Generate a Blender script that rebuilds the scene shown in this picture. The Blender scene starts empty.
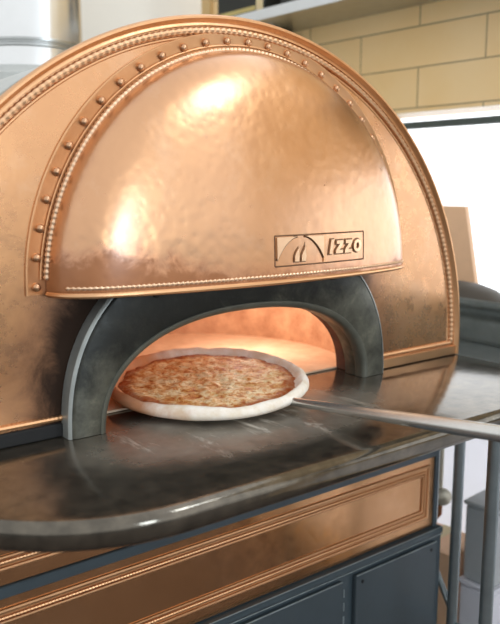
import bpy, math, random
from mathutils import Vector, Matrix, noise
random.seed(4)
pi, cos, sin = math.pi, math.cos, math.sin
SC = bpy.context.scene
COL = SC.collection

# ------------------------------------------------------------------ materials
def lin(r, g, b):
    f = lambda c: ((c/255)/12.92 if c/255 <= .04045 else ((c/255+.055)/1.055)**2.4)
    return (f(r), f(g), f(b), 1)

class NT:
    def __init__(s, name):
        s.m = bpy.data.materials.new(name); s.m.use_nodes = True
        s.t = s.m.node_tree; s.n = s.t.nodes; s.l = s.t.links
        s.b = s.n['Principled BSDF']
        s.tc = s.n.new('ShaderNodeTexCoord')
    def set(s, **k):
        for a, v in k.items(): s.b.inputs[a.replace('_', ' ')].default_value = v
        return s
    def link(s, a, b): s.l.new(a, b)
    def noise(s, scale, detail=4, rough=.6, dist=0., vec=None, stretch=None):
        n = s.n.new('ShaderNodeTexNoise'); n.inputs['Scale'].default_value = scale
        n.inputs['Detail'].default_value = detail; n.inputs['Roughness'].default_value = rough
        n.inputs['Distortion'].default_value = dist
        v = vec or s.tc.outputs['Object']
        if stretch:
            mp = s.n.new('ShaderNodeMapping'); mp.inputs['Scale'].default_value = stretch
            s.link(v, mp.inputs['Vector']); v = mp.outputs['Vector']
        s.link(v, n.inputs['Vector']); return n.outputs['Fac']
    def ramp(s, fac, stops):
        r = s.n.new('ShaderNodeValToRGB'); e = r.color_ramp.elements
        while len(e) < len(stops): e.new(.5)
        for q, (p, c) in zip(e, stops):
            q.position = p; q.color = c if len(c) == 4 else (*c, 1)
        s.link(fac, r.inputs['Fac']); return r.outputs['Color']
    def mix(s, fac, a, b, mode='MIX'):
        x = s.n.new('ShaderNodeMix'); x.data_type = 'RGBA'; x.blend_type = mode
        for i, v in ((0, fac), (6, a), (7, b)):
            if isinstance(v, (int, float, tuple)): x.inputs[i].default_value = v
            else: s.link(v, x.inputs[i])
        return x.outputs[2]
    def math(s, op, a, b=0., c=0., clamp=False):
        x = s.n.new('ShaderNodeMath'); x.operation = op; x.use_clamp = clamp
        for i, v in enumerate((a, b, c)):
            if isinstance(v, (int, float)): x.inputs[i].default_value = v
            else: s.link(v, x.inputs[i])
        return x.outputs[0]
    def mr(s, v, a, b, c, d, smooth=False):
        x = s.n.new('ShaderNodeMapRange'); s.link(v, x.inputs[0])
        if smooth: x.interpolation_type = 'SMOOTHSTEP'
        for i, q in enumerate((a, b, c, d)): x.inputs[i+1].default_value = q
        return x.outputs[0]
    def sep(s, vec=None):
        x = s.n.new('ShaderNodeSeparateXYZ'); s.link(vec or s.tc.outputs['Object'], x.inputs[0]); return x.outputs
    def comb(s, a, b, c):
        x = s.n.new('ShaderNodeCombineXYZ')
        for i, v in enumerate((a, b, c)):
            if isinstance(v, (int, float)): x.inputs[i].default_value = v
            else: s.link(v, x.inputs[i])
        return x.outputs[0]
    def color(s, c): s.link(c, s.b.inputs['Base Color']); return s
    def bump(s, h, strength=.2, dist=.01):
        x = s.n.new('ShaderNodeBump'); x.inputs['Strength'].default_value = strength
        x.inputs['Distance'].default_value = dist; s.link(h, x.inputs['Height'])
        s.link(x.outputs['Normal'], s.b.inputs['Normal']); return s

def plain(name, c, rough=.5, metal=0., var=.12, scale=14, bump=.05):
    k = NT(name).set(Roughness=rough, Metallic=metal)
    f = k.noise(scale, 5)
    d = tuple(v*(1-var) for v in c[:3]); u = tuple(min(1, v*(1+var)) for v in c[:3])
    k.color(k.ramp(f, [(.3, d), (.7, u)]))
    if bump: k.bump(k.noise(scale*6, 3), bump, .002)
    return k.m

COP = (.71, .40, .205)
COPD = (.58, .29, .125)
def copper(name, hammered=0., rough=.3, base=COP, dark=COPD, soot=None, patina=.35, coat=0., spot=1.):
    k = NT(name).set(Metallic=.93, Coat_Weight=coat, Coat_Roughness=.24, Coat_IOR=1.8)
    f = k.noise(5, 6, .62, .4); g = k.noise(38, 4, .7)
    c = k.ramp(f, [(.30, dark), (.62, base)])
    c = k.mix(patina, (*base, 1), c)
    pale = k.ramp(k.noise(9, 5, .7), [(.52, (0, 0, 0)), (.75, (.35, .35, .35))])
    c = k.mix(pale, c, (.72, .46, .28, 1))
    spots = k.ramp(k.noise(26, 3, .55), [(.72, (0, 0, 0)), (.82, (.5*spot, .5*spot, .5*spot))])
    c = k.mix(spots, c, (.42, .23, .13, 1))
    rr = k.mr(g, .3, .75, rough-.06, rough+.1)
    if soot:
        c, rr, clean = soot(k, c, rr)
        k.link(k.math('MULTIPLY', clean, coat), k.b.inputs['Coat Weight']); k.link(k.math('MULTIPLY_ADD', clean, .83, .10), k.b.inputs['Metallic']); k.link(k.math('MULTIPLY', clean, .5), k.b.inputs['Specular IOR Level'])
    k.color(c); k.link(rr, k.b.inputs['Roughness'])
    if hammered is None: pass
    elif hammered:
        v = k.n.new('ShaderNodeTexVoronoi'); v.inputs['Scale'].default_value = 75; v.feature = 'SMOOTH_F1'
        k.link(k.tc.outputs['Object'], v.inputs['Vector'])
        h = k.math('ADD', k.math('MULTIPLY', v.outputs['Distance'], .45), k.math('MULTIPLY', k.noise(7, 3), 2.4))
        k.bump(h, hammered, .006)
    else: k.bump(k.noise(11, 4), .16, .006)
    return k.m

def dome_soot(k, c, r):                         # scorch that the mouth has burnt along the hood's lower edge
    x, y, z = k.sep()
    n = k.noise(17, 6, .7, .5)
    left = k.mr(x, .42, .72, 1., .0, True)
    h = k.math('SUBTRACT', k.math('MULTIPLY', left, .036), k.math('SUBTRACT', z, 1.217))
    h = k.math('ADD', h, k.mr(n, .3, .7, -.022, .022))
    f = k.mr(h, -.004, .016, 0., .85, True)
    c = k.mix(k.mr(h, -.026, .008, 0., .65, True), c, (.50, .19, .07, 1))
    c = k.mix(k.math('MULTIPLY', f, .62), c, (.22, .075, .028, 1))
    return c, k.math('ADD', r, k.math('MULTIPLY', f, .12)), k.math('SUBTRACT', 1., k.math('MULTIPLY', f, .85))

def face_soot(k, c, r):                         # soot fanning out from the mouth arch
    x, y, z = k.sep()
    dx = k.math('DIVIDE', k.math('SUBTRACT', x, .716), .318)
    dz = k.math('DIVIDE', k.math('SUBTRACT', z, 1.0), .30)
    d = k.math('SQRT', k.math('ADD', k.math('POWER', k.math('ABSOLUTE', dx), 2.6), k.math('POWER', k.math('ABSOLUTE', dz), 2.6)))
    n = k.noise(15, 7, .72, .6)
    d = k.math('ADD', d, k.mr(n, .25, .75, -.09, .09))
    side = k.mr(x, .6, .95, 0., .13)
    d = k.math('ADD', d, side)
    c = k.mix(k.mr(d, 1.05, 1.52, .95, 0., True), c, (.36, .15, .055, 1))
    f = k.mr(d, 1.00, 1.27, .97, 0., True)
    c = k.mix(f, c, (.022, .016, .013, 1))
    return c, k.math('ADD', r, k.math('MULTIPLY', f, .25)), k.math('SUBTRACT', 1., f)

M = {}
M['face'] = copper('copper_face', 0, .28, soot=face_soot, patina=.5, base=(.61, .292, .108), dark=(.50, .215, .070), coat=.8, spot=.2)
M['hood'] = copper('copper_hood', .22, .33, soot=dome_soot, patina=.45, base=(.64, .32, .135), dark=(.53, .24, .090), coat=1.)
M['copper'] = copper('copper_trim', 0, .38, patina=.3)
M['cop_pale'] = copper('copper_bright', 0, .42, base=(.80, .55, .36), dark=(.58, .34, .19), patina=.4)
M['rope_cop'] = copper('copper_rope', None, .42, base=(.76, .47, .27), dark=(.64, .36, .19), spot=0.)
M['base_cop'] = copper('copper_base', None, .19, base=(.66, .36, .18), dark=(.54, .28, .13), patina=.6, spot=.0)
M['rivet'] = copper('copper_rivet', 0, .3, base=(.60, .34, .19), dark=(.4, .2, .1))

def iron():
    k = NT('cast_iron').set(Metallic=.55, Roughness=.5)
    f = k.noise(16, 7, .7, .3)
    c = k.ramp(f, [(.32, lin(64, 63, 56)), (.55, lin(98, 97, 86)), (.75, lin(142, 138, 120))])
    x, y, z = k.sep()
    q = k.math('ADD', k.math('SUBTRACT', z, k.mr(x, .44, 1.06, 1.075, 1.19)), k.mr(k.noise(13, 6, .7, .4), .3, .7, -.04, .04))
    c = k.mix(k.mr(q, -.03, .045, 0., .88, True), c, lin(30, 32, 31))       # soot and the hood's shade painted dark over crown and left haunch
    k.color(c); k.link(k.mr(k.noise(30, 4), .3, .7, .34, .58), k.b.inputs['Roughness'])
    k.bump(k.noise(60, 5), .22, .003); return k.m
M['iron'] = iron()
M['iron_highlight'] = plain('highlight_iron', lin(100, 100, 90), .45, .5, .22, 22)  # lighter tone paints the highlight on the arch's inner chamfer
M['worn_iron'] = plain('worn_bright_iron', lin(158, 162, 158), .42, .5, .16, 26)
M['black'] = plain('soot_black', lin(24, 24, 24), .8, 0, .3)

def counter():
    k = NT('polished_dark_steel_stone').set(Metallic=.8, Specular_IOR_Level=.9)
    f = k.noise(6, 7, .7, .4); g = k.noise(42, 5, .7)
    c = k.ramp(f, [(.3, lin(74, 69, 60)), (.7, lin(110, 102, 90))])
    c = k.mix(.35, c, k.ramp(g, [(.35, lin(48, 45, 41)), (.7, lin(138, 128, 112))]))
    x, y, z = k.sep()
    # flour and scrape marks round the place where the peel works
    w = k.math('ADD', k.math('POWER', k.math('DIVIDE', k.math('SUBTRACT', x, .66), .30), 2.), k.math('POWER', k.math('DIVIDE', k.math('SUBTRACT', y, .86), .13), 2.))
    w = k.mr(w, .1, 1.3, 1., 0., True)
    st = k.noise(22, 6, .75, .8, stretch=(1., .28, 1.))
    m = k.math('MULTIPLY', w, k.mr(st, .46, .70, 0., 1., True))
    fl = k.noise(120, 3, .7)
    m2 = k.math('MULTIPLY', w, k.mr(fl, .62, .74, 0., 1.))
    m = k.math('MULTIPLY', k.math('MAXIMUM', k.math('MAXIMUM', m, m2), k.math('MULTIPLY', w, k.mr(k.noise(9, 5), .3, .7, .2, .6))), .78)
    k.color(k.mix(m, c, lin(214, 206, 192)))
    r = k.math('ADD', k.mr(g, .3, .75, .08, .17), k.math('MULTIPLY', w, .10))
    k.link(k.math('ADD', r, k.math('MULTIPLY', m, .6)), k.b.inputs['Roughness'])
    k.link(k.math('MULTIPLY', k.math('SUBTRACT', 1., m), .75), k.b.inputs['Metallic'])
    k.bump(k.noise(50, 4), .06, .003); return k.m
M['counter'] = counter()
M['blue'] = plain('slate_blue_paint', lin(66, 78, 84), .42, .0, .1, 9)
M['blue_door'] = plain('slate_blue_door_paint', lin(62, 72, 77), .45, .0, .08, 9)
M['edge'] = plain('worn_paint_edge', lin(150, 160, 162), .4, .4, .2, 60)
M['steel'] = plain('brushed_steel', lin(178, 180, 178), .28, 1., .08, 30)
M['handle'] = plain('satin_peel_steel', lin(206, 204, 198), .27, .88, .06, 30)
M['steel_dark'] = plain('dull_steel', lin(128, 134, 134), .36, 1., .15, 22)
M['tube'] = plain('grey_tube_steel', lin(140, 150, 152), .38, .85, .1, 22)
M['flue'] = plain('flue_steel', lin(226, 226, 224), .22, .9, .04, 9, 0)
M['barrel'] = plain('pale_grey_enamel', lin(190, 192, 188), .45, .0, .05, 6)
M['screw'] = plain('dark_screw', lin(22, 24, 26), .6, .3)
M['lid'] = plain('dark_pan_metal', lin(72, 64, 54), .6, .1, .12, 10)
M['wood'] = plain('pale_wood', lin(240, 194, 154), .6, 0, .06, 12)
M['rubber'] = plain('brown_rubber', lin(76, 66, 58), .75, 0, .1)
M['plaster'] = plain('grey_plaster', lin(226, 221, 209), .9, 0, .02, 4)
M['trim_tan'] = plain('tan_tile_edge', lin(212, 178, 122), .5, 0, .05)
M['alu'] = plain('white_aluminium', lin(226, 228, 228), .5, .0, .03)
M['frame'] = plain('dark_window_frame', lin(74, 82, 76), .5, .0, .06)
M['blackbox'] = plain('black_card', lin(38, 40, 36), .6, 0, .1)
M['yellow'] = plain('yellow_label', lin(206, 186, 118), .6, 0, .04)
M['cream'] = plain('cream_card', lin(226, 206, 160), .6, 0, .04)
M['greybin'] = plain('grey_plastic', lin(178, 182, 182), .5, 0, .04)
M['whitebin'] = plain('white_plastic', lin(226, 226, 232), .5, 0, .02)
M['brass'] = plain('pale_brass', lin(196, 190, 172), .4, .5, .1)
M['rust'] = plain('rusty_pipe', lin(150, 96, 60), .6, .3, .2, 30)

def stone(name, a, b, rough=.85, brick=None):
    k = NT(name).set(Roughness=rough)
    c = k.ramp(k.noise(18, 7, .7), [(.3, a), (.7, b)])
    k.color(c); k.bump(k.noise(40, 6), .3, .004); return k.m
M['hearth'] = stone('hearth_stone', lin(216, 178, 142), lin(240, 212, 182))
M['chamber'] = stone('fire_brick', lin(172, 120, 86), lin(220, 172, 134))
M['brick'] = stone('sooty_brick', lin(62, 40, 32), lin(122, 78, 60))

def tiles():
    k = NT('long_tan_wall_tiles').set(Roughness=.32)
    x, y, z = k.sep()
    v = k.comb(k.math('SUBTRACT', y, 1.0945), k.math('SUBTRACT', z, 1.5645), 0.)
    b = k.n.new('ShaderNodeTexBrick'); k.link(v, b.inputs['Vector'])
    b.offset = .5; b.offset_frequency = 2
    for n_, q in (('Scale', 1.), ('Mortar Size', .002), ('Mortar Smooth', .1), ('Brick Width', .416), ('Row Height', .1095), ('Bias', 0.)):
        b.inputs[n_].default_value = q
    b.inputs['Color1'].default_value = lin(248, 208, 146); b.inputs['Color2'].default_value = lin(250, 216, 160)
    b.inputs['Mortar'].default_value = lin(112, 86, 54)
    k.color(k.mix(.25, b.outputs['Color'], k.ramp(k.noise(5, 5), [(.3, lin(240, 202, 138)), (.7, lin(252, 230, 188))])))
    k.bump(k.math('SUBTRACT', 1., b.outputs['Fac']), .5, .002); return k.m
M['tiles'] = tiles()
def floor_m():
    k = NT('brown_floor_tiles').set(Roughness=.5)
    b = k.n.new('ShaderNodeTexBrick'); k.link(k.tc.outputs['Object'], b.inputs['Vector']); b.offset = 0
    for n_, q in (('Scale', 1.), ('Mortar Size', .004), ('Brick Width', .3), ('Row Height', .3)): b.inputs[n_].default_value = q
    b.inputs['Color1'].default_value = lin(70, 50, 38); b.inputs['Color2'].default_value = lin(62, 45, 35); b.inputs['Mortar'].default_value = lin(60, 48, 40)
    k.color(b.outputs['Color']); return k.m
M['floor'] = floor_m()
def glass():
    k = NT('window_glass'); k.n.remove(k.b)
    tr = k.n.new('ShaderNodeBsdfTransparent'); gl = k.n.new('ShaderNodeBsdfGlossy'); gl.inputs['Roughness'].default_value = .02
    fr = k.n.new('ShaderNodeFresnel'); fr.inputs['IOR'].default_value = 1.3
    mx = k.n.new('ShaderNodeMixShader'); k.link(k.math('MULTIPLY', fr.outputs[0], .6), mx.inputs[0]); k.link(tr.outputs[0], mx.inputs[1]); k.link(gl.outputs[0], mx.inputs[2])
    k.link(mx.outputs[0], k.n['Material Output'].inputs['Surface']); return k.m
M['glass'] = glass()
def frosted():
    k = NT('frosted_glass'); k.n.remove(k.b)
    tr = k.n.new('ShaderNodeBsdfTranslucent'); tr.inputs[0].default_value = (.92, .92, .95, 1)
    di = k.n.new('ShaderNodeBsdfDiffuse'); di.inputs[0].default_value = (.85, .84, .86, 1)
    mx = k.n.new('ShaderNodeMixShader'); mx.inputs[0].default_value = .25; k.link(tr.outputs[0], mx.inputs[1]); k.link(di.outputs[0], mx.inputs[2])
    k.link(mx.outputs[0], k.n['Material Output'].inputs['Surface']); return k.m
M['frosted'] = frosted()
def dough():
    k = NT('raw_dough').set(Roughness=.9, Specular_IOR_Level=.08)
    c = k.ramp(k.noise(30, 5, .65), [(.3, lin(224, 206, 180)), (.65, lin(243, 236, 226))])
    c = k.mix(k.ramp(k.noise(26, 4, .6), [(.66, (0, 0, 0)), (.8, (.5, .5, .5))]), c, lin(226, 196, 156))
    x, y, z = k.sep()                     # warm oven light painted in as tan on the left and back
    b = k.math('ADD', k.math('ADD', k.math('MULTIPLY', x, -5.5), k.math('MULTIPLY', y, 3.4)), k.mr(k.noise(22, 5), .3, .7, -.16, .16))
    c = k.mix(k.mr(b, .18, .75, 0., .85, True), c, lin(196, 120, 60))
    k.color(c); k.bump(k.noise(60, 5), .25, .004); return k.m
M['dough'] = dough()
def topping():
    k = NT('tomato_and_cheese').set(Roughness=.55, Specular_IOR_Level=.15)
    a = k.noise(58, 7, .75, .6); b = k.noise(150, 5, .7, .3); d = k.noise(62, 5, .65, .5)
    x, y, z = k.sep()
    c = k.ramp(a, [(.30, lin(112, 42, 14)), (.39, lin(180, 96, 40)), (.47, lin(216, 156, 88)), (.58, lin(240, 218, 174))])
    c = k.mix(k.ramp(b, [(.53, (0, 0, 0)), (.68, (.6, .6, .6))]), c, lin(160, 72, 28))
    c = k.mix(k.ramp(d, [(.62, (0, 0, 0)), (.72, (.8, .8, .8))]), c, lin(112, 38, 16))
    rad = k.math('SQRT', k.math('ADD', k.math('MULTIPLY', x, x), k.math('MULTIPLY', y, y)))
    rad = k.math('ADD', rad, k.mr(k.noise(34, 4), .3, .7, -.014, .014))
    c = k.mix(k.mr(rad, .118, .140, 0., .8, True), c, lin(146, 62, 26))
    k.color(c); k.bump(k.math('ADD', a, k.math('MULTIPLY', b, .5)), .4, .005); return k.m
M['topping'] = topping()

# ------------------------------------------------------------------ mesh helpers
class MB:
    def __init__(s): s.v = []; s.f = []
    def grid(s, rows, close_u=False, close_v=False, flip=False):
        o = len(s.v); n = len(rows); m = len(rows[0])
        for r in rows: s.v += [tuple(p) for p in r]
        for i in range(n if close_u else n-1):
            for j in range(m if close_v else m-1):
                q = (o+i*m+j, o+((i+1) % n)*m+j, o+((i+1) % n)*m+(j+1) % m, o+i*m+(j+1) % m)
                s.f.append(q[::-1] if flip else q)
        return s
    def ngon(s, pts, flip=False):
        o = len(s.v); s.v += [tuple(p) for p in pts]; q = tuple(range(o, o+len(pts))); s.f.append(q[::-1] if flip else q); return s
    def box(s, a, b, c=.0):
        """axis-aligned box a..b, chamfered by c"""
        x0, y0, z0 = a; x1, y1, z1 = b
        if c <= 0:
            o = len(s.v); s.v += [(x, y, z) for x in (x0, x1) for y in (y0, y1) for z in (z0, z1)]
            for q in ((0, 1, 3, 2), (4, 6, 7, 5), (0, 4, 5, 1), (2, 3, 7, 6), (0, 2, 6, 4), (1, 5, 7, 3)): s.f.append(tuple(o+i for i in q))
            return s
        def ring(d, z): return [(x0+d+c, y0+d, z), (x1-d-c, y0+d, z), (x1-d, y0+d+c, z), (x1-d, y1-d-c, z), (x1-d-c, y1-d, z), (x0+d+c, y1-d, z), (x0+d, y1-d-c, z), (x0+d, y0+d+c, z)]
        R = [ring(c, z0), ring(0, z0+c), ring(0, z1-c), ring(c, z1)]
        s.grid(R, close_v=True, flip=True); s.ngon(R[0], True); s.ngon(R[-1]); return s
    def tube(s, path, r, n=10, cap=True, closed=False):
        P = [Vector(p) for p in path]; rows = []; N = None
        for i, p in enumerate(P):
            if closed: t = P[(i+1) % len(P)]-P[i-1]
            else: t = P[min(i+1, len(P)-1)]-P[max(i-1, 0)]
            t.normalize()
            if N is None: N = t.orthogonal().normalized()
            N = (N-t*N.dot(t)).normalized(); B = t.cross(N)
            rr = r(i) if callable(r) else r
            rows.append([p+(N*cos(2*pi*k/n)+B*sin(2*pi*k/n))*rr for k in range(n)])
        s.grid(rows, close_u=closed, close_v=True)
        if cap and not closed: s.ngon(rows[0], True); s.ngon(rows[-1])
        return s
    def lathe(s, prof, c, axis=(0, 0, 1), n=32, cap=True):
        """prof = [(r, h)] turned round axis through c"""
        A = Vector(axis).normalized(); U = A.orthogonal().normalized(); W = A.cross(U); c = Vector(c)
        rows = [[c+A*h+(U*cos(2*pi*k/n)+W*sin(2*pi*k/n))*r for k in range(n)] for r, h in prof]
        s.grid(rows, close_v=True)
        if cap:
            if prof[0][0] > 1e-6: s.ngon(rows[0], True)
            if prof[-1][0] > 1e-6: s.ngon(rows[-1])
        return s
    def build(s, name, mat, parent=None, smooth=35, origin=None):
        me = bpy.data.meshes.new(name)
        v = s.v
        if origin: v = [(p[0]-origin[0], p[1]-origin[1], p[2]-origin[2]) for p in v]
        me.from_pydata(v, [], s.f); me.validate(); me.update()
        import bmesh
        bm = bmesh.new(); bm.from_mesh(me); bmesh.ops.remove_doubles(bm, verts=bm.verts, dist=1e-6)
        bmesh.ops.recalc_face_normals(bm, faces=bm.faces); bm.to_mesh(me); bm.free()
        if smooth:
            for p in me.polygons: p.use_smooth = True
            me.set_sharp_from_angle(angle=math.radians(smooth))
        me.materials.append(M[mat] if isinstance(mat, str) else mat)
        o = bpy.data.objects.new(name, me); COL.objects.link(o)
        if origin: o.location = origin
        if parent:
            o.parent = parent
            base = Vector((0, 0, 0)); q = parent
            while q: base += q.location; q = q.parent
            o.location = Vector(origin or (0, 0, 0)) - base
        return o

def thing(name, label, cat, loc, group=None):
    o = bpy.data.objects.new(name, None); COL.objects.link(o); o.location = loc; o.empty_display_size = .1
    return tag(o, label, cat, group)
def tag(o, label, cat, group=None):
    o['label'] = label; o['category'] = cat
    if group: o['group'] = group
    return o
def struct(o): o['kind'] = 'structure'; return o

# NOTE object-space textures: part meshes are kept in world coordinates relative to their parent, so every big part keeps its own origin
def sweep_xz(path, prof, closed=False):
    """path = [(x,z,nx,nz)] in the face plane, prof = [(d along n, Y)]"""
    return [[(x+nx*d, y, z+nz*d) for d, y in prof] for x, z, nx, nz in path]

def rope(path, r, pitch, n=8, amp=.42):
    """a rope / bead moulding along a polyline"""
    P = [Vector(p) for p in path]; L = [0]
    for a, b in zip(P, P[1:]): L.append(L[-1]+(b-a).length)
    k = max(2, int(L[-1]/pitch)); out = []; seg = 0; N = k*4
    for i in range(N+1):
        t = L[-1]*i/N
        while seg < len(L)-2 and L[seg+1] < t: seg += 1
        u = (t-L[seg])/max(1e-9, L[seg+1]-L[seg]); out.append(P[seg].lerp(P[seg+1], u))
    return MB().tube(out, lambda i: r*(1-amp+amp*abs(sin(pi*(i+.5)/4))), n)

# ------------------------------------------------------------------ the oven
FY = .965                      # plane of the copper face
CX, CZ, RO = .713, 1.035, .560 # rim centre and radius
WT = 1.0                       # worktop height
oven = thing('pizza_oven', 'domed copper pizza oven with riveted hood and open mouth, above the dark worktop', 'oven', (CX, FY, WT))
def P(mb, name, mat, parent=oven, smooth=35): return mb.build(name, mat, parent, smooth, origin=None)

def arc_path(R, n=120, z0=WT+.001):
    p = [(CX-R, z0, -1, 0)]
    p += [(CX-R*cos(pi*i/n), CZ+R*sin(pi*i/n), -cos(pi*i/n), sin(pi*i/n)) for i in range(n+1)]
    p += [(CX+R, z0, 1, 0)]
    return p
AX = .716                      # mouth axis
def outer_arch(t, a=.312, h=.272, e=2.35):   # t 0..1 left to right
    th = pi*(1-t); c, s = cos(th), sin(th)
    return AX+a*math.copysign(abs(c)**(2/e), c), WT+h*abs(s)**(2/e)
def inner_arch(t, a=.258, h=.153): 
    th = pi*(1-t); c, s = cos(th), sin(th); e = 2.3
    return AX+a*math.copysign(abs(c)**(2/e), c), WT+h*abs(s)**(2/e)

# face plate with the mouth cut out
n = 128; rows = []
def resample(path, n):
    L = [0]
    for a, b in zip(path, path[1:]): L.append(L[-1]+math.dist(a, b))
    out = []; j = 0
    for i in range(n+1):
        t = L[-1]*i/n
        while j < len(L)-2 and L[j+1] < t: j += 1
        u = (t-L[j])/max(1e-9, L[j+1]-L[j]); out.append(tuple(a+(b-a)*u for a, b in zip(path[j], path[j+1])))
    return out
po = resample([(x, z) for x, z, _, _ in arc_path(RO-.004)], n)
pm = resample([((outer_arch(i/200)[0]*.55+inner_arch(i/200)[0]*.45), (outer_arch(i/200)[1]*.55+inner_arch(i/200)[1]*.45)) for i in range(201)], n)
mb = MB()
for yy, fl in ((FY, False), (FY+.012, True)):
    mb.grid([[(a[0]+(b[0]-a[0])*k/8, yy, max(a[1]+(b[1]-a[1])*k/8, WT+.001)) for k in range(9)] for a, b in zip(pm, po)], flip=fl)
mb.grid([[(a[0], FY, a[1]), (a[0], FY+.012, a[1])] for a in pm])
P(mb, 'face_plate', 'face')

# moulded rim lip
rim = [(-.0125, FY+.001), (-.0115, FY-.003), (-.0095, FY-.003), (-.007, FY-.002), (-.005, FY-.004), (-.002, FY-.0095), (.001, FY-.0095), (.0035, FY-.006),
       (.0035, FY+.002), (.0005, FY+.006), (-.001, FY+.010), (.0015, FY+.014), (.0015, FY+.020), (-.002, FY+.024), (-.003, FY+.034), (-.010, FY+.036)]
P(MB().grid(sweep_xz(arc_path(RO, 160), rim)), 'rim_lip', 'copper', smooth=50)
RB = .5415
P(rope([(x, FY-.002, z) for x, z, _, _ in arc_path(RB, 200, WT+.027)], .0054, .0100, amp=.34), 'rim_rope_moulding', 'rope_cop')
P(MB().grid(sweep_xz(arc_path(RB-.0075, 160, WT+.027), [(-.003, FY), (-.0015, FY-.0014), (.0005, FY-.0014), (.002, FY)])), 'rim_bead_line', 'copper')
# bottom moulding either side of the mouth
for x0, x1 in ((CX-RB, .404), (1.029, CX+RB)):
    P(rope([(x0, FY-.002, WT+.027), (x1, FY-.002, WT+.027)], .0042, .006, amp=.15), 'bottom_moulding', 'copper')
for x0, x1, m_ in ((CX-RO+.002, .402, 'black'), (1.030, CX+RO-.002, 'copper')):
    P(MB().box((x0, FY-.006, WT+.001), (x1, FY+.002, WT+.020), .0015), 'base_strip', m_)

# barrel shell behind the face
mb = MB(); path = arc_path(RO-.012, 96, WT+.001)
rows = [[(x, y, z) for x, z, _, _ in path] for y in (FY+.034, FY+.3, FY+.7, FY+1.1)]
mb.grid(rows); mb.ngon(rows[-1]); mb.grid([[(x-nx*.02, y, z-nz*.02) for x, z, nx, nz in path] for y in (FY+.034, FY+1.08)], flip=True)
P(mb, 'barrel_shell', 'barrel')
mb = MB().grid(sweep_xz(arc_path(RO-.012, 96), [(0, FY+.060), (.006, FY+.062), (.006, FY+.094), (0, FY+.096)]))
P(mb, 'barrel_band', 'steel')

# cast-iron mouth arch
mb = MB(); rows = []
NA = 120
def nrm(f, t, d):
    x0, z0 = f(max(0, t-.002)); x1, z1 = f(min(1, t+.002)); q = Vector((x1-x0, z1-z0)).normalized(); return -q.y*d, q.x*d
for i in range(NA+1):
    t = i/NA
    xo, zo = outer_arch(t); xi, zi = inner_arch(t)
    ox, oz = nrm(outer_arch, t, 1); ix, iz = nrm(inner_arch, t, 1)
    F = .937
    zc = lambda z: max(z, WT+.0008)
    prof = [(xi, FY+.020, zi), (xi, F+.010, zi), (xi+ix*.002, F+.004, zi+iz*.002), (xi+ix*.008, F, zi+iz*.008),
            (xo-ox*.007, F, zo-oz*.007), (xo-ox*.003, F+.002, zo-oz*.003), (xo, F+.007, zo), (xo, FY+.012, zo)]
    rows.append([(x, y, zc(z)) for x, y, z in prof])
mb.grid(rows, close_v=True); mb.ngon(rows[0]); mb.ngon(rows[-1], True)
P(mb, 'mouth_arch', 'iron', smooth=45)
band = []
for i in range(NA+1):
    xo, zo = outer_arch(i/NA); ox, oz = nrm(outer_arch, i/NA, 1)
    band.append([(xo+ox*d, y, max(zo+oz*d, WT+.0006)) for d, y in ((-.0015, .9385), (.0012, .9395), (.0030, .942), (.0030, FY-.0005), (-.0015, FY-.0005))])
mb = MB().grid(band, close_v=True); mb.ngon(band[0]); mb.ngon(band[-1], True)
lip = []  # added strip for the painted chamfer highlight
for i in range(NA+1):
    xi, zi = inner_arch(i/NA); ix, iz = nrm(inner_arch, i/NA, 1)
    lip.append([(xi+ix*d, y, max(zi+iz*d, WT+.0006)) for d, y in ((.001, .960), (-.0012, .957), (-.0010, .9440), (.0012, .9392), (.0055, .9358), (.0100, .9355), (.0110, .9375))])
mb2 = MB().grid(lip); P(mb2, 'arch_highlight_strip', 'iron_highlight')  # strip added to carry the painted chamfer highlight
ab = P(mb, 'arch_band', 'worn_iron'); ab['label'] = 'bright worn metal edge band of the mouth arch'
for t, r_ in ((.315, .006), (.685, .006)):
    a = outer_arch(t); b = inner_arch(t); x = a[0]*.6+b[0]*.4; z = a[1]*.6+b[1]*.4
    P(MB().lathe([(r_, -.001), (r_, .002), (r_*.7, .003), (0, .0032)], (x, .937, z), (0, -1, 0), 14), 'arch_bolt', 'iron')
# brick reveal behind it
mb = MB(); rows = []
for i in range(NA+1):
    xi, zi = inner_arch(i/NA, .270, .157); ix, iz = nrm(inner_arch, i/NA, 1)
    rows.append([(x, y, max(z, WT+.001)) for x, y, z in ((xi, .984, zi), (xi, 1.022, zi), (xi+ix*.035, 1.022, zi+iz*.035), (xi+ix*.035, .984, zi+iz*.035))])
mb.grid(rows, close_v=True); mb.ngon(rows[0]); mb.ngon(rows[-1], True)
P(mb, 'mouth_reveal', 'brick')
# chamber
CC = (.742, 1.20); RC = .335
mb = MB(); NU, NV = 160, 44
def cham(u, v):
    a = 2*pi*u/NU
    if v < 10: r, z = RC, WT+.10*v/10
    else:
        q = (v-10)/(NV-10)*pi/2; r, z = RC*cos(q), WT+.10+.19*sin(q)
    return (CC[0]+r*cos(a), max(CC[1]+r*sin(a), 1.018), z+.0015)
for v in range(NV+1):
    for u in range(NU): mb.v.append(cham(u, v))
for v in range(NV):
    for u in range(NU):
        x, y, z = cham(u+.5, v+.5)
        if y < 1.12 and abs(x-AX) < .284 and ((x-AX)/.284)**2+((z-WT)/.170)**2 < 1: continue
        mb.f.append((v*NU+u, v*NU+(u+1) % NU, (v+1)*NU+(u+1) % NU, (v+1)*NU+u))
P(mb, 'fire_chamber', 'chamber')
pts = [(CC[0]+RC*cos(a), CC[1]+RC*sin(a)) for a in [2*pi*i/96 for i in range(96)]]
pts = [(x, max(y, 1.020)) for x, y in pts]
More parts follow.
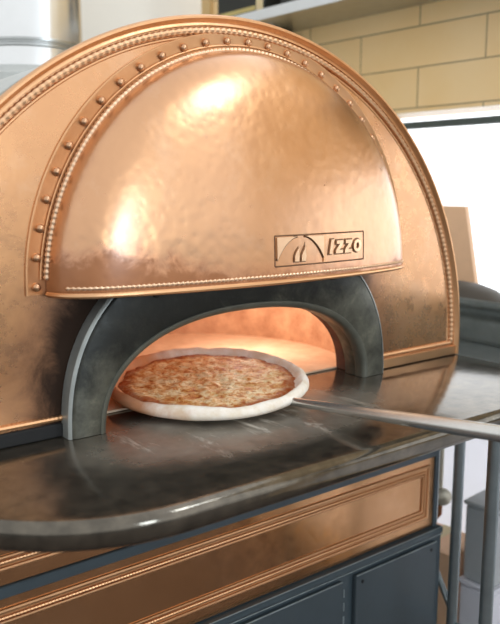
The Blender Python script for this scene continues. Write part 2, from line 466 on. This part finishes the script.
mb = MB(); mb.ngon([(x, y, WT+.004) for x, y in pts]); mb.grid([[(x, y, WT+.0008), (x, y, WT+.004)] for x, y in pts], close_u=True)
P(mb, 'hearth', 'hearth')

# riveted flange
FX, FZ = .727, 1.210
def half(R, n=96, drop=.008):
    return [(FX-R, FZ-drop, -1, 0)]+[(FX-R*cos(pi*i/n), FZ+R*sin(pi*i/n), -cos(pi*i/n), sin(pi*i/n)) for i in range(n+1)]+[(FX+R, FZ-drop, 1, 0)]
prof = [(-.040, FY-.003), (-.002, FY-.003), (-.001, FY-.0037), (.001, FY-.0037), (.002, FY-.0028), (.002, FY+.001)]
P(MB().grid(sweep_xz(half(.366), prof)), 'hood_flange', 'copper')
rv = MB().lathe([(.0062, 0), (.0062, .0016), (.0055, .0036), (.0038, .0052), (.0017, .0060), (0, .0062)], (0, 0, 0), (0, -1, 0), 14).build('rivet', 'rivet', oven, 60)
NR = 28
for i in range(NR+1):
    o = rv if i == 0 else rv.copy()
    if i: COL.objects.link(o); o.parent = oven
    a = pi*i/NR
    o.location = Vector((FX-.3535*cos(a), FY-.003, FZ+.003+.3535*sin(a)*.992))-Vector(oven.location)

# bulging hood
RD, DZ0, DD = .339, 1.202, .087
ZS = .346/RD                    # the hood is a little taller than half its width
def dome_f(r):
    r = min(1, r); return FY-.006-.048*max(0, 1-r**13)**.5-(DD-.048)*(1-r**2)
def dome_y(x, z): return dome_f(math.hypot(x-FX, (z-DZ0)/ZS)/RD)
def dome_pt(rho, ph):
    x = FX-RD*rho*cos(ph); z = DZ0+RD*ZS*rho*sin(ph)
    return (x, dome_f(rho), z)
mb = MB(); rows = []
NPH, NRH = 140, 56
for j in range(NPH+1):
    ph = pi*j/NPH
    row = [dome_pt(sin(pi/2*k/NRH)**1.0, ph) for k in range(NRH+1)]
    x, y, z = row[-1]; row.append((x, FY-.003, z))
    rows.append(row)
mb.grid(rows)
hood = P(mb, 'hood', 'hood', smooth=60)
sm = hood.modifiers.new('thickness', 'SOLIDIFY'); sm.thickness = .003; sm.offset = 0
# bead round the hood, and bead and rolled lip along its lower edge
ring = [(FX-(RD+.002)*cos(pi*j/160), FY-.0075, DZ0+(RD*ZS+.002)*sin(pi*j/160)) for j in range(3, 158)]
P(rope(ring, .0050, .0074, amp=.38), 'hood_bead_moulding', 'cop_pale', hood)
P(MB().tube([(x+(FX-x)*-.022, FY-.0045, z+(DZ0-z)*-.022) for x, y, z in ring], .0016, 8), 'hood_bead_line', 'copper', hood)
xs = [FX-RD+.012+(2*RD-.024)*i/90 for i in range(91)]
P(rope([(x, dome_y(x, DZ0+.0105)-.0008, DZ0+.0105) for x in xs], .0034, .0072, amp=.6), 'hood_bead_row', 'cop_pale', hood)
lipx = [FX-RD*cos(pi*i/100) for i in range(101)]
P(MB().tube([(x, dome_f(abs(x-FX)/RD)-.001, DZ0+.001) for x in lipx], .0040, 10), 'hood_lip', 'copper', hood)

def offset(poly, d):
    r = []; k = len(poly)
    for i in range(k):
        a, b, c = Vector(poly[i-1]), Vector(poly[i]), Vector(poly[(i+1) % k])
        u = (b-a).normalized(); v = (c-b).normalized()
        n1 = Vector((-u.y, u.x)); n2 = Vector((-v.y, v.x)); m_ = (n1+n2).normalized(); q = d/max(.3, m_.dot(n1))
        r.append((b.x+m_.x*q, b.y+m_.y*q))
    return r
# badge: arch and flame emblem, four italic letters, all following the hood
def shell(poly, h, name, mat, par, sub=.006, back=.004):
    """extruded flat outline laid on the bulging hood; poly = [(x,z)] anticlockwise"""
    out = []
    for a, b in zip(poly, poly[1:]+poly[:1]):
        k = max(1, int(math.dist(a, b)/sub)); out += [(a[0]+(b[0]-a[0])*i/k, a[1]+(b[1]-a[1])*i/k) for i in range(k)]
    cx = sum(p[0] for p in out)/len(out); cz = sum(p[1] for p in out)/len(out)
    mb = MB(); D = lambda x, z, d: (x, dome_y(x, z)-d, z)
    mb.grid([[D(x, z, -back), D(x, z, h*.7), D(x+(cx-x)*.0+0, z, h)] for x, z in out], close_u=True)
    import mathutils.geometry as G
    tri = G.tessellate_polygon([[Vector((x, z, 0)) for x, z in out]])
    o = len(mb.v); mb.v += [D(x, z, h) for x, z in out]
    mb.f += [tuple(o+i for i in t) for t in tri]
    return mb.build(name, mat, par, 40)
BO = -.0125
BX0, BX1, BZ0, BZ1 = .722+BO, .921+BO, 1.2265, 1.2725
M['badge'] = copper('copper_badge_ground', 0, .40, base=(.50, .29, .16), dark=(.36, .20, .11))
M['patina'] = copper('copper_patina_recess', 0, .5, base=(.20, .11, .06), dark=(.12, .07, .04))
M['cop_letter'] = copper('copper_raised_letter', 0, .40, base=(.82, .56, .36), dark=(.74, .47, .29))
bm_ = MB(); D_ = lambda x, z, d: (x, dome_y(x, z)-d, z)
gr_ = [[D_(BX0+(BX1-BX0)*i/40, BZ0+(BZ1-BZ0)*j/10, .0012) for j in range(11)] for i in range(41)]
bm_.grid(gr_)
edge_ = [r_[0] for r_ in gr_]+gr_[-1][1:]+[r_[-1] for r_ in gr_[::-1][1:]]+gr_[0][::-1][1:-1]
bm_.grid([[p, (p[0], p[1]+.004, p[2])] for p in edge_], close_u=True)
bd = bm_.build('badge', 'badge', hood, 40)
bd['label'] = 'raised copper name badge reading IZZO'
def frame(x0, z0, x1, z1, w, h, name):
    mb = MB()
    for a, b in (((x0, z0), (x1, z0)), ((x1, z0), (x1, z1)), ((x1, z1), (x0, z1)), ((x0, z1), (x0, z0))):
        pp = [(a[0]+(b[0]-a[0])*i/16, a[1]+(b[1]-a[1])*i/16) for i in range(17)]
        mb.tube([(x, dome_y(x, z)-h, z) for x, z in pp], w, 6)
    return mb.build(name, 'patina', bd, 60)
frame(BX0, BZ0, BX1, BZ1, .0013, .0012, 'badge_border')
EX1 = .822+BO
def arch_curve(s): # corner fields: what is left of the emblem square round a pointed-in arch
    return [((BX0+.003+(EX1-BX0-.0035)*.42*(i/14)**1.12) if s < 0 else (EX1-.0005-(EX1-BX0-.0035)*.42*(i/14)**1.12), BZ0+.009+(BZ1-BZ0-.0112)*(1-(1-i/14)**1.75)) for i in range(15)]
for s in (-1, 1):
    c = arch_curve(s); corner = (BX0+.0025, BZ1-.0022) if s < 0 else (EX1+.0002, BZ1-.0022)
    cf_ = shell(c+[corner], .0042, 'badge_corner_field', 'cop_letter', bd)
    MB().tube([(x, dome_y(x, z)-.0020, z) for x, z in c], .0019, 6).build('field_edge', 'patina', cf_, 60)
shell([(EX1-.0005, BZ0+.002), (EX1+.003, BZ0+.002), (EX1+.003, BZ1-.002), (EX1-.0005, BZ1-.002)], .0032, 'badge_divider', 'copper', bd)
fx = .772+BO
for dx, sc_ in ((-.0085, .9), (.0055, 1.05)):
    pts = [(-.0045, 0), (.0040, 0), (.0052, .007), (.0042, .014), (.0035, .021*sc_), (.0015, .017), (-.001, .014), (-.0040, .0085)]
    shell([(fx+dx+x, BZ0+.006+z*1.05) for x, z in pts], .0046, 'badge_flame', 'cop_letter', bd)
    shell(offset([(fx+dx+x, BZ0+.006+z*1.05) for x, z in pts], -.0018), .0019, 'flame_recess', 'patina', bd)
def letter(polys, x0, z0, w, h, sh=.24):
    for p in polys:
        q = [(x0+x*w+sh*z*h, z0+z*h) for x, z in p]
        l_ = shell(q, .0046, 'badge_letter', 'cop_letter', bd, .004)
        o_ = offset(q, -.0022); shell(o_, .0019, 'letter_recess', 'patina', l_, .004)
lz, lh = BZ0+.0135, .0205
letter([[(0, 0), (1, 0), (1, 1), (0, 1)]], .8335+BO, lz, .0062, lh+.002, .22)
Z = [(0, 0), (1, 0), (1, .26), (.46, .26), (1, .76), (1, 1), (.04, 1), (.04, .74), (.50, .74), (0, .25)]
letter([Z], .8485+BO, lz, .0165, lh, .10); letter([Z], .8705+BO, lz, .0165, lh, .08)
O = [(.5+.5*cos(a), .5+.5*sin(a)) for a in [2*pi*i/28 for i in range(28)]]
Oi = [(.5+.2*cos(a), .5+.25*sin(a)) for a in [2*pi*i/28 for i in range(28)]]
x0, w_ = .8920+BO, .0195
mb = MB(); D = lambda p, d: (x0+p[0]*w_+.06*p[1]*lh, dome_y(x0+p[0]*w_, lz+p[1]*lh)-d, lz+p[1]*lh)
mb.grid([[D(o_, -.004), D(o_, .0046), D(i_, .0046), D(i_, -.004)] for o_, i_ in zip(O, Oi)], close_u=True)
l_ = mb.build('badge_letter', 'cop_letter', bd, 40)
mb = MB(); sc = lambda p, k: (.5+(p[0]-.5)*k, .5+(p[1]-.5)*k)
mb.grid([[D(sc(o_, 1.22), -.004), D(sc(o_, 1.22), .0019), D(sc(i_, .5), .0019), D(sc(i_, .5), -.004)] for o_, i_ in zip(O, Oi)], close_u=True)
mb.build('letter_recess', 'patina', l_, 40)

# ------------------------------------------------------------------ worktop
wt = thing('worktop', 'dark polished worktop with rounded front corner, dusted with flour before the oven mouth', 'worktop', (.7, .66, WT))
X0, X1, YF, YB, RR = .172, 1.283, .660, 2.05, .25
out = [(X0, YB)]+[(X0, 1.4), (X0, YF+RR+.1)]
out += [(X0+RR-RR*cos(pi/2*i/24), YF+RR-RR*sin(pi/2*i/24)) for i in range(25)]
out += [(X0+RR+(X1-X0-RR)*i/10, YF) for i in range(1, 10)]
out += [(X1, YF), (X1, 1.2), (X1, YB)]
TH = .034
prof = [(.012, 0), (.0075, -.0012), (.0035, -.0042), (.001, -.009), (0, -.014), (0, -.024), (.0015, -.030), (.006, -TH)]
rows = [[(x, y, WT+h) for x, y in offset(out, d)] for d, h in prof]
mb = MB().grid(rows, close_v=True); mb.ngon(rows[0]); mb.ngon(rows[-1], True)
mb.build('slab', 'counter', wt, 50)
def leg(path, r, name='support_leg', m_='tube'): return MB().tube(path, r, 16).build(name, m_, wt, 50)
leg([(1.266, .935, .0), (1.266, .935, WT-TH)], .0115)
leg([(1.045, .702, .0), (1.045, .702, WT-TH-.012)], .0115)
MB().box((1.020, .676, WT-TH-.016), (1.070, .728, WT-TH-.0005), .003).build('leg_cap', 'rubber', wt)
leg([(1.266, .935, .40), (1.266, .70, .40)], .0085, 'cross_rail')
leg([(1.266, .70, .0), (1.266, .70, WT-TH)], .0115)
leg([(1.275, .99, .50), (1.268, .935, .425)], .007, 'brace')
mb = MB(); tri = [(1.250, .86), (1.250, .93)]
mb.grid([[(1.262, .945, WT-TH-.001), (1.262, .80, WT-TH-.001)], [(1.262, .945, .86), (1.262, .925, .86)]])
br = mb.build('bracket', 'steel_dark', wt)
s_ = br.modifiers.new('thickness', 'SOLIDIFY'); s_.thickness = .003

# ------------------------------------------------------------------ base below
base = thing('oven_base', 'slate blue oven base with copper frieze panels and cabinet doors, under the dark worktop', 'cabinet', (.7, FY, 0))
BL, BR = .175, 1.245
FYB = FY
B = lambda mb, name, mat, par=base, sm_=35: mb.build(name, mat, par, sm_)
B(MB().box((BL, FYB+.004, .627), (BR-.012, 2.0, WT-TH-.0005)), 'carcass', 'blue')
def panel(x0, x1, z0, z1, nm):
    p = B(MB().box((x0, FYB, z0), (x1, FYB+.006, z1), .0008), nm, 'base_cop'); return p
up = panel(BL, BR-.022, .8045, WT-TH-.002, 'upper_copper_panel')
lo = panel(BL, BR-.022, .630, .786, 'lower_copper_panel')
B(MB().box((BL, FYB-.004, .7865), (BR-.018, FYB+.005, .804), .0012), 'rail', 'blue')
B(MB().box((BR-.0215, FYB-.003, .628), (BR-.010, FYB+.03, WT-TH-.001), .001), 'corner_post', 'blue')
B(MB().box((BR-.0098, FYB+.006, .628), (BR+.004, FYB+.022, WT-TH-.001), .001), 'corner_strip', 'alu')  # pale strip paints in the light on the post's side face
def moulding(x0, x1, z0, z1, par):
    def frame_at(d): return [(x0+d, z0+d), (x1-d, z0+d), (x1-d, z1-d), (x0+d, z1-d)]
    prof = [(-.0005, .001), (.0005, -.0035), (.003, -.0045), (.0055, -.0035), (.0065, -.001), (.0095, -.001), (.0165, -.001), (.0175, -.003), (.0195, -.0038), (.0215, -.003), (.0225, .001)]
    rows = []
    for d, y in prof: rows.append([(x, FYB+y, z) for x, z in frame_at(d)])
    B(MB().grid(rows, close_v=True), 'panel_moulding', 'copper', par, 40)
    f = frame_at(.0130)
    for a, b in zip(f, f[1:]+f[:1]):
        B(rope([(a[0], FYB-.0018, a[1]), (b[0], FYB-.0018, b[1])], .0032, .0052, 8, .35), 'rope_moulding', 'copper', par)
moulding(BL+.025, 1.205, .6525, .771, lo)
moulding(BL+.025, 1.205, .8265, .945, up)
# cabinet
CY = .955
B(MB().box((BL, CY+.002, .06), (BR, 1.95, .6125), .0015), 'cabinet_body', 'blue')
B(MB().box((BL, CY-.004, .6128), (BR, 1.95, .6275), .003), 'cabinet_top', 'blue')
for zz, yy in ((.6272, CY-.0022), (.6126, CY-.0040)):
    B(MB().tube([(BL+.005, yy, zz), (BR-.004, yy, zz)], .0011, 6), 'worn_edge', 'edge')
B(MB().box((BL+.03, CY+.05, 0), (BR-.03, 1.9, .0595)), 'plinth', 'blue')
for x0, x1, nm in ((.977, 1.2187, 'right'), (.700, .9425, 'left')):
    d = B(MB().box((x0, CY-.010, .09), (x1, CY+.0015, .603), .002), 'cabinet_door', 'blue_door')
    B(MB().tube([(x0+.002, CY-.0088, .6032), (x1-.002, CY-.0088, .6032)], .0013, 6), 'worn_edge', 'edge', d)
    if nm == 'right':
        for x, z in ((x0+.0165, .588), (x1-.0200, .590)):
            B(MB().lathe([(.0036, 0), (.0036, .0012), (.002, .0016), (0, .0016)], (x, CY-.010, z), (0, -1, 0), 12), 'screw', 'screw', d)
    else:
        for i in range(14):
            z = .588-.028*i
            B(MB().tube([(x1+.001, CY-.0105, z), (x1+.001, CY-.0105, z-.016)], .0014, 6), 'hinge_knuckle', 'edge', d)

# gas valve on the side of the base
gv = thing('gas_valve', 'pale round valve fitting on a pipe beside the oven base, behind the steel leg', 'valve', (1.27, 1.02, .80))
MB().lathe([(.017, -.012), (.019, -.008), (.019, .004), (.014, .008), (.006, .011), (0, .012)], (1.302, 1.0, .662), (-.6, -1, 0), 22).build('valve_cap', 'brass', gv, 40)
MB().tube([(1.304, 1.012, .655), (1.304, 1.012, .62), (1.296, 1.03, .59), (1.296, 1.04, .30)], .008, 12).build('pipe', 'rust', gv, 50)
MB().tube([(1.304, 1.012, .961), (1.304, 1.012, .660)], .007, 12).build('riser', 'brass', gv, 50)
MB().box((BR+.0005, 1.006, .40), (1.306, 1.018, .414)).build('wall_clip', 'tube', gv)

# ------------------------------------------------------------------ pizza and peel
pc = Vector((.679, 1.008, 1.0190)); tilt = Matrix.Rotation(math.radians(3.4), 4, 'X') @ Matrix.Rotation(math.radians(-2.2), 4, 'Y')
pz = thing('pizza', 'round half-baked cheese pizza with pale puffy crust, lying on the peel in the oven mouth', 'pizza', pc)
pz.rotation_euler = tilt.to_euler()
def nz(x, y, s, o=0): return noise.noise(Vector((x*s, y*s, o)))
mb = MB(); rows = []
NP = 160
for i in range(NP):
    a = 2*pi*i/NP; ca, sa = cos(a), sin(a)
    R = .1680+.0025*nz(ca, sa, 1.3)+.0010*nz(ca, sa, 5, 3)
    w = .021+.005*nz(ca, sa, 2.2, 9)+.003*nz(ca, sa, 7, 2); h = .020+.004*nz(ca, sa, 2.2, 5)+.0020*nz(ca, sa, 8, 7)
    pr = [(0, 0), (R*.6, 0), (R-.014, 0), (R-.005, .0018), (R-.0008, .006), (R, h*.5), (R-.003, h*.78), (R-.008, h*.95), (R-w*.5, h), (R-w*.72, h*.86), (R-w*.9, h*.62), (R-w, h*.42), (R-w-.006, .0065), (R*.5, .0055), (0, .0055)]
    rows.append([(r*ca, r*sa, z+(.0012*nz(r*ca*60, r*sa*60, 1) if .1 < r and z > .004 else 0)) for r, z in pr])
mb.grid(rows, close_u=True)
cr = mb.build('crust', 'dough', None, 60); cr.parent = pz
mb = MB(); rows = []
for i in range(NP):
    a = 2*pi*i/NP; ca, sa = cos(a), sin(a)
    R = .1465+.005*nz(ca, sa, 2.2, 20)+.005*nz(ca, sa, 6, 21)+.003*nz(ca, sa, 13, 22)
    rows.append([(R*q*ca, R*q*sa, (.0105 if q < .97 else .0085)+.0028*nz(R*q*ca, R*q*sa, 42, 4)+.0018*nz(R*q*ca, R*q*sa, 110, 8)) for q in [k/40 for k in range(41)]])
mb.grid(rows, close_u=True)
tp = mb.build('topping', 'topping', None, 60); tp.parent = pz

pl = thing('pizza_peel', 'long steel pizza peel with round tube handle, reaching across the worktop under the pizza', 'peel', (.72, .95, 1.012))
bl = MB().lathe([(0, 0), (.118, 0), (.120, .0008), (.118, .0016), (0, .0016)], (0, 0, 0), (0, 0, 1), 48).build('blade', 'steel', None, 40)
bl.parent = pl; bl.location = Vector((.690, 1.006, 1.0152))-Vector(pl.location); bl.rotation_euler = tilt.to_euler()
h0, h1 = Vector((.727, .8720, 1.0165)), Vector((.772, .513, 1.049))
ext = h1+(h1-h0)*1.0
pth = [Vector((.716, .925, 1.0135)), Vector((.724, .900, 1.0155))]+[h0.lerp(ext, k/12) for k in range(13)]
MB().tube(pth, lambda i: (.0035, .0050, .0062, .0070)[i] if i < 4 else .0074+.0030*min(1, (i-3)/4), 16).build('handle', 'handle', pl, 60)

# ------------------------------------------------------------------ flue
fl = thing('flue_pipe', 'shiny steel flue pipe rising behind the oven at the upper left', 'flue', (.75, 1.90, 1.6))
MB().lathe([(.131, .04), (.131, .62), (.131, 1.4)], (.75, 1.90, 1.56), (0, 0, 1), 48).build('pipe', 'flue', fl, 40)
MB().lathe([(.132, 0), (.135, .002), (.135, .008), (.133, .010), (.133, .013), (.135, .015), (.1345, .019), (.131, .021)], (.75, 1.90, 1.672), (0, 0, 1), 48, False).build('joint_band', 'steel', fl, 40)
mb = MB(); rows = []
sad = lambda x: CZ+math.sqrt(max(.01, (RO-.012)**2-(x-CX)**2))+.0015
for k in range(64):
    a = 2*pi*k/64; ca, sa = cos(a), sin(a); rr_ = [(.175, 0, 1), (.175, 1.606, 0), (.172, 1.609, 0), (.142, 1.612, 0), (.136, 1.617, 0), (.1315, 1.630, 0)]
    rows.append([(.75+q*ca, 1.90+q*sa, sad(.75+q*ca)-.001 if g_ else max(h_, sad(.75+q*ca))) for q, h_, g_ in rr_])
mb.grid(rows, close_u=True).build('collar', 'barrel', fl, 40)

# ------------------------------------------------------------------ right side: steel table, lid, board
st = thing('steel_side_table', 'stainless steel side table with raised rounded edge, right of the copper oven', 'table', (1.5, .9, 0))
MB().box((1.290, .40, .962), (1.66, 1.40, .992), .002).build('table_top', 'steel', st)
EX = 1.43
mb = MB(); pr = [(0, .9925), (0, 1.004), (.003, 1.010), (.003, 1.034), (.006, 1.040), (.006, 1.062), (.001, 1.068), (0, 1.080), (.002, 1.088), (.008, 1.092), (.015, 1.088), (.017, 1.080), (.017, .9925)]
rows = [[(EX+x, y, z_) for x, z_ in pr] for y in (.42, .70, .80, .90, 1.0, 1.1, 1.28)]
mb.grid(rows, close_v=True); mb.ngon(rows[0]); mb.ngon(rows[-1], True)
mb.build('raised_edge', 'steel_dark', st, 40)
for x, y in ((1.34, .45), (1.60, .45), (1.34, 1.36), (1.60, 1.36)):
    MB().tube([(x, y, 0), (x, y, .962)], .012, 14).build('leg', 'tube', st, 50)
ld = thing('domed_lid', 'dark oval domed metal lid on the steel side table, below the bright window', 'lid', (1.545, 1.14, .994))
LC = (1.556, 1.185, .9940)
def oval(mb):
    mb.v = [(x, LC[1]+(y-LC[1])*1.62, z_) for x, y, z_ in mb.v]; return mb
oval(MB().lathe([(.100, .004), (.102, .006), (.102, .03), (.098, .058), (.088, .080), (.070, .099), (.045, .111), (.020, .116), (0, .117)], LC, (0, 0, 1), 40)).build('shell', 'lid', ld, 60)
oval(MB().lathe([(.102, 0), (.105, .002), (.105, .010), (.102, .014)], LC, (0, 0, 1), 40, False)).build('rim', 'steel_dark', ld, 60)
mb = MB(); pr = [(0, 0), (.24, 0), (.24, .302), (.056, .302)]
for x_, fl_ in ((-.008, True), (.008, False)): mb.ngon([(x_, y, z_) for y, z_ in pr], fl_)
mb.grid([[(-.008, y, z_), (.008, y, z_)] for y, z_ in pr], close_u=True)
bo = mb.build('cutting_board', 'wood')
bo.location = (1.686, 1.195, .9925); bo.rotation_euler = (0, math.radians(-1.5), math.radians(4.7))
tag(bo, 'pale wooden board standing upright against the window beside the oven', 'board')

# ------------------------------------------------------------------ room
TH_W = math.radians(4.685)
d_ = Vector((-sin(TH_W), cos(TH_W), 0)); n_ = Vector((cos(TH_W), sin(TH_W), 0))
def wall_obj(mb, name, mat, sm_=0):
    o = mb.build(name, mat, None, sm_); o.rotation_euler = (0, 0, TH_W); o.location = n_*WD; return o
WD = 1.80
S0, S1 = -1.2, 2.205            # wall extents along its length
W0, W1, WZ0, WZ1 = -1.0, 1.72, 1.0, 1.5525
mb = MB()
mb.box((0, S0, .86), (.14, S1, WZ0)); mb.box((0, S0, 0), (.14, S1, .10)); mb.box((0, S0, .10), (.14, W0, .86)); mb.box((0, W1, .10), (.14, S1, .86)); mb.box((0, S0, WZ1), (.14, S1, 2.7)); mb.box((0, S0, WZ0), (.14, W0, WZ1)); mb.box((0, W1, WZ0), (.14, S1, WZ1))
struct(wall_obj(mb, 'wall_right', 'tiles'))
win = struct(wall_obj(MB().box((.012, W0, 1.527), (.016, W1, WZ1-.0005)), 'window_1', 'glass'))
mb = MB().box((-.002, W0+.02, 1.5085), (.03, W1, 1.5265)).box((-.002, W0+.02, WZ0+.0005), (.03, W1, WZ0+.02)).box((-.002, W0, WZ0), (.03, W0+.02, 1.5265)).box((-.002, W1-.02, WZ0+.02), (.03, W1, 1.5085))
f_ = wall_obj(mb, 'window_frame', 'frame'); g_ = wall_obj(MB().box((.012, W0+.02, WZ0+.02), (.016, W1-.02, 1.5085)), 'window_pane', 'glass')
for o in (f_, g_): o.parent = win; o.location = (0, 0, 0); o.rotation_euler = (0, 0, 0)
struct(wall_obj(MB().box((-.012, S1, 0), (.10, S1+.05, 2.7)), 'trim_1', 'trim_tan'))
mb = MB().box((-1.2, 2.85, 0), (3.2, 2.95, 2.7)); struct(mb.build('wall_back', 'plaster', None, 0))
mb = MB().box((-3., -4., -.05), (3.2, 2.95, -.0005)); struct(mb.build('floor', 'floor', None, 0))

w2 = struct(wall_obj(MB().box((-.004, W0, .10), (.03, W1, .13)).box((-.004, W0, .83), (.03, W1, .8595)).box((-.004, .30, .13), (.03, .34, .83)), 'window_2', 'alu'))
p2 = wall_obj(MB().box((.012, W0, .13), (.016, W1, .83)), 'window_pane', 'frosted'); p2.parent = w2; p2.location = (0, 0, 0); p2.rotation_euler = (0, 0, 0)
# shelf on the tiled wall with boxes
SZ = 1.842
sh = thing('steel_shelf', 'stainless steel wall shelf on the tan tiles above the window', 'shelf', (1.4, 1.4, SZ))
def wl(mb, name, mat, par):
    o = mb.build(name, mat, None, 30); o.parent = par; o.rotation_euler = (0, 0, TH_W); o.location = n_*WD-Vector(par.location); return o
SHD = .20
wl(MB().box((-SHD, .2, SZ-.004), (-.0005, 1.90, SZ)), 'shelf_plate', 'steel', sh)
wl(MB().box((-SHD-.003, .2, SZ-.004), (-SHD-.0002, 1.90, SZ+.026), .0006), 'shelf_lip', 'alu', sh)
for s in (.5, .9, 1.8):
    mb = MB(); mb.grid([[(-.0006, s, SZ-.0045), (-SHD+.03, s, SZ-.0045)], [(-.0006, s, SZ-.05), (-.012, s, SZ-.05)]])
    b_ = wl(mb, 'bracket', 'steel_dark', sh); q = b_.modifiers.new('thickness', 'SOLIDIFY'); q.thickness = .003
def on_wall(u, s, z): return n_*(WD+u)+d_*s+Vector((0, 0, z))
def carton(name, label, u, s, dims, stripe):
    t = thing(name, label, 'box', on_wall(u, s, SZ+.0005)); t.rotation_euler = (0, 0, TH_W)
    a, b, c = dims
    o = MB().box((-a/2, -b/2, 0), (a/2, b/2, c), .002).build('carton', 'blackbox'); o.parent = t
    for nm, m_, y0, y1, z0, z1 in stripe:
        o = MB().box((-a/2-.001, y0, z0), (-a/2+.001, y1, z1)).build(nm, m_); o.parent = t
carton('cardboard_box', 'black box with yellow stripe at the far end of the wall shelf', -.10, 1.85, (.16, .22, .16), [('stripe', 'yellow', -.07, .10, .035, .048), ('label_patch', 'cream', -.105, -.075, .03, .10)])
carton('cardboard_box', 'plain dark box on the wall shelf, nearer than the yellow striped box', -.10, 1.56, (.16, .22, .13), [])

# behind the legs
def wbox(name, label, cat, u, s0, s1, z0, z1, depth, mat, lipm=None):
    t = thing(name, label, cat, on_wall(u, (s0+s1)/2, z0)); t.rotation_euler = (0, 0, TH_W); h = (s1-s0)/2
    o = MB().box((-depth/2, -h, 0), (depth/2, h, z1-z0-.012), .006).build('body', mat); o.parent = t
    o = MB().box((-depth/2-.004, -h-.004, z1-z0-.0118), (depth/2+.004, h+.004, z1-z0), .003).build('lid', lipm or mat); o.parent = t
    return t
wbox('storage_tub', 'white plastic tub on the floor under the grey tub, behind the steel legs', 'tub', -.16, .868, .962, 0, .365, .12, 'whitebin')
wbox('storage_tub', 'grey plastic tub stacked on the white one behind the steel legs', 'tub', -.16, .872, .958, .3655, .575, .11, 'greybin')
t = thing('carton', 'tan cardboard carton on the floor behind the steel legs, left of the tubs', 'box', on_wall(-.16, 1.075, 0)); t.rotation_euler = (0, 0, TH_W)
o = MB().box((-.07, -.095, 0), (.07, .095, .42), .003).build('body', 'wood'); o.parent = t
o = MB().box((-.0705, -.02, .32), (.0705, .02, .4205)).build('tape', 'cream'); o.parent = t

# ------------------------------------------------------------------ light
W = bpy.data.worlds.new('sky'); SC.world = W; W.use_nodes = True
bg = W.node_tree.nodes['Background']; bg.inputs[0].default_value = (.94, .97, 1., 1)
_t = W.node_tree; _tc = _t.nodes.new('ShaderNodeTexCoord'); _sp = _t.nodes.new('ShaderNodeSeparateXYZ'); _mr = _t.nodes.new('ShaderNodeMapRange')
_t.links.new(_tc.outputs['Generated'], _sp.inputs[0]); _t.links.new(_sp.outputs[0], _mr.inputs[0])
for _i, _v in enumerate((.2, .85, 1.02, 2.2)): _mr.inputs[_i+1].default_value = _v      # sky brighter on the window side
_gr = _t.nodes.new('ShaderNodeMapRange'); _t.links.new(_sp.outputs[2], _gr.inputs[0])
for _i, _v in enumerate((-.10, .02, .16, 1.)): _gr.inputs[_i+1].default_value = _v          # ground below the horizon
_mm = _t.nodes.new('ShaderNodeMath'); _mm.operation = 'MULTIPLY'
_t.links.new(_mr.outputs[0], _mm.inputs[0]); _gx = _t.nodes.new('ShaderNodeMapRange'); _t.links.new(_sp.outputs[0], _gx.inputs[0])
for _i, _v in enumerate((.2, .75, 0., .9)): _gx.inputs[_i+1].default_value = _v             # sunlit paving outside the window
_mx = _t.nodes.new('ShaderNodeMath'); _mx.operation = 'MAXIMUM'; _t.links.new(_gr.outputs[0], _mx.inputs[0]); _t.links.new(_gx.outputs[0], _mx.inputs[1])
_t.links.new(_mx.outputs[0], _mm.inputs[1]); _t.links.new(_mm.outputs[0], bg.inputs[1])
def area(name, loc, target, sx, sy, power, col):
    l = bpy.data.lights.new(name, 'AREA'); l.shape = 'RECTANGLE'; l.size = sx; l.size_y = sy; l.energy = power; l.color = col
    o = bpy.data.objects.new(name, l); COL.objects.link(o); o.location = loc
    o.rotation_euler = (Vector(target)-Vector(loc)).to_track_quat('-Z', 'Y').to_euler(); return o
area('daylight_front', (.50, -1.30, 1.42), (.50, .92, 1.25), .34, .54, 7.5, (.74, .87, 1.))
area('daylight_high', (1.30, -.40, 2.55), (.63, .92, 1.48), .30, .46, 6.5, (.78, .89, 1.))
fire = bpy.data.lights.new('oven_fire', 'POINT'); fire.energy = 1.15; fire.color = (1., .88, .76); fire.shadow_soft_size = .04
o = bpy.data.objects.new('oven_fire', fire); COL.objects.link(o); o.location = (.93, 1.22, 1.13)

# ------------------------------------------------------------------ camera
F_, PIT = 750., math.atan(125/750)
YAW = math.atan(1000/math.hypot(750, 125))
g = Vector((cos(YAW), sin(YAW), 0)); r = Vector((sin(YAW), -cos(YAW), 0)); z = Vector((0, 0, 1))
fw = g*cos(PIT)-z*sin(PIT); up_ = g*sin(PIT)+z*cos(PIT)
cam = bpy.data.cameras.new('camera'); co = bpy.data.objects.new('camera', cam); COL.objects.link(co)
co.matrix_world = Matrix(((r.x, up_.x, -fw.x, 0), (r.y, up_.y, -fw.y, 0), (r.z, up_.z, -fw.z, 1.345), (0, 0, 0, 1)))
cam.sensor_fit = 'HORIZONTAL'; cam.sensor_width = 24; cam.lens = 36; cam.clip_start = .02
cam.dof.use_dof = True; cam.dof.focus_distance = 1.14; cam.dof.aperture_fstop = 3.6
SC.camera = co
SC.view_settings.view_transform = 'Standard'; SC.view_settings.look = 'None'
SC.view_settings.exposure = .24; SC.view_settings.gamma = 1.
SC.cycles.use_denoising = True; SC.cycles.max_bounces = 8; SC.cycles.sample_clamp_indirect = 6.
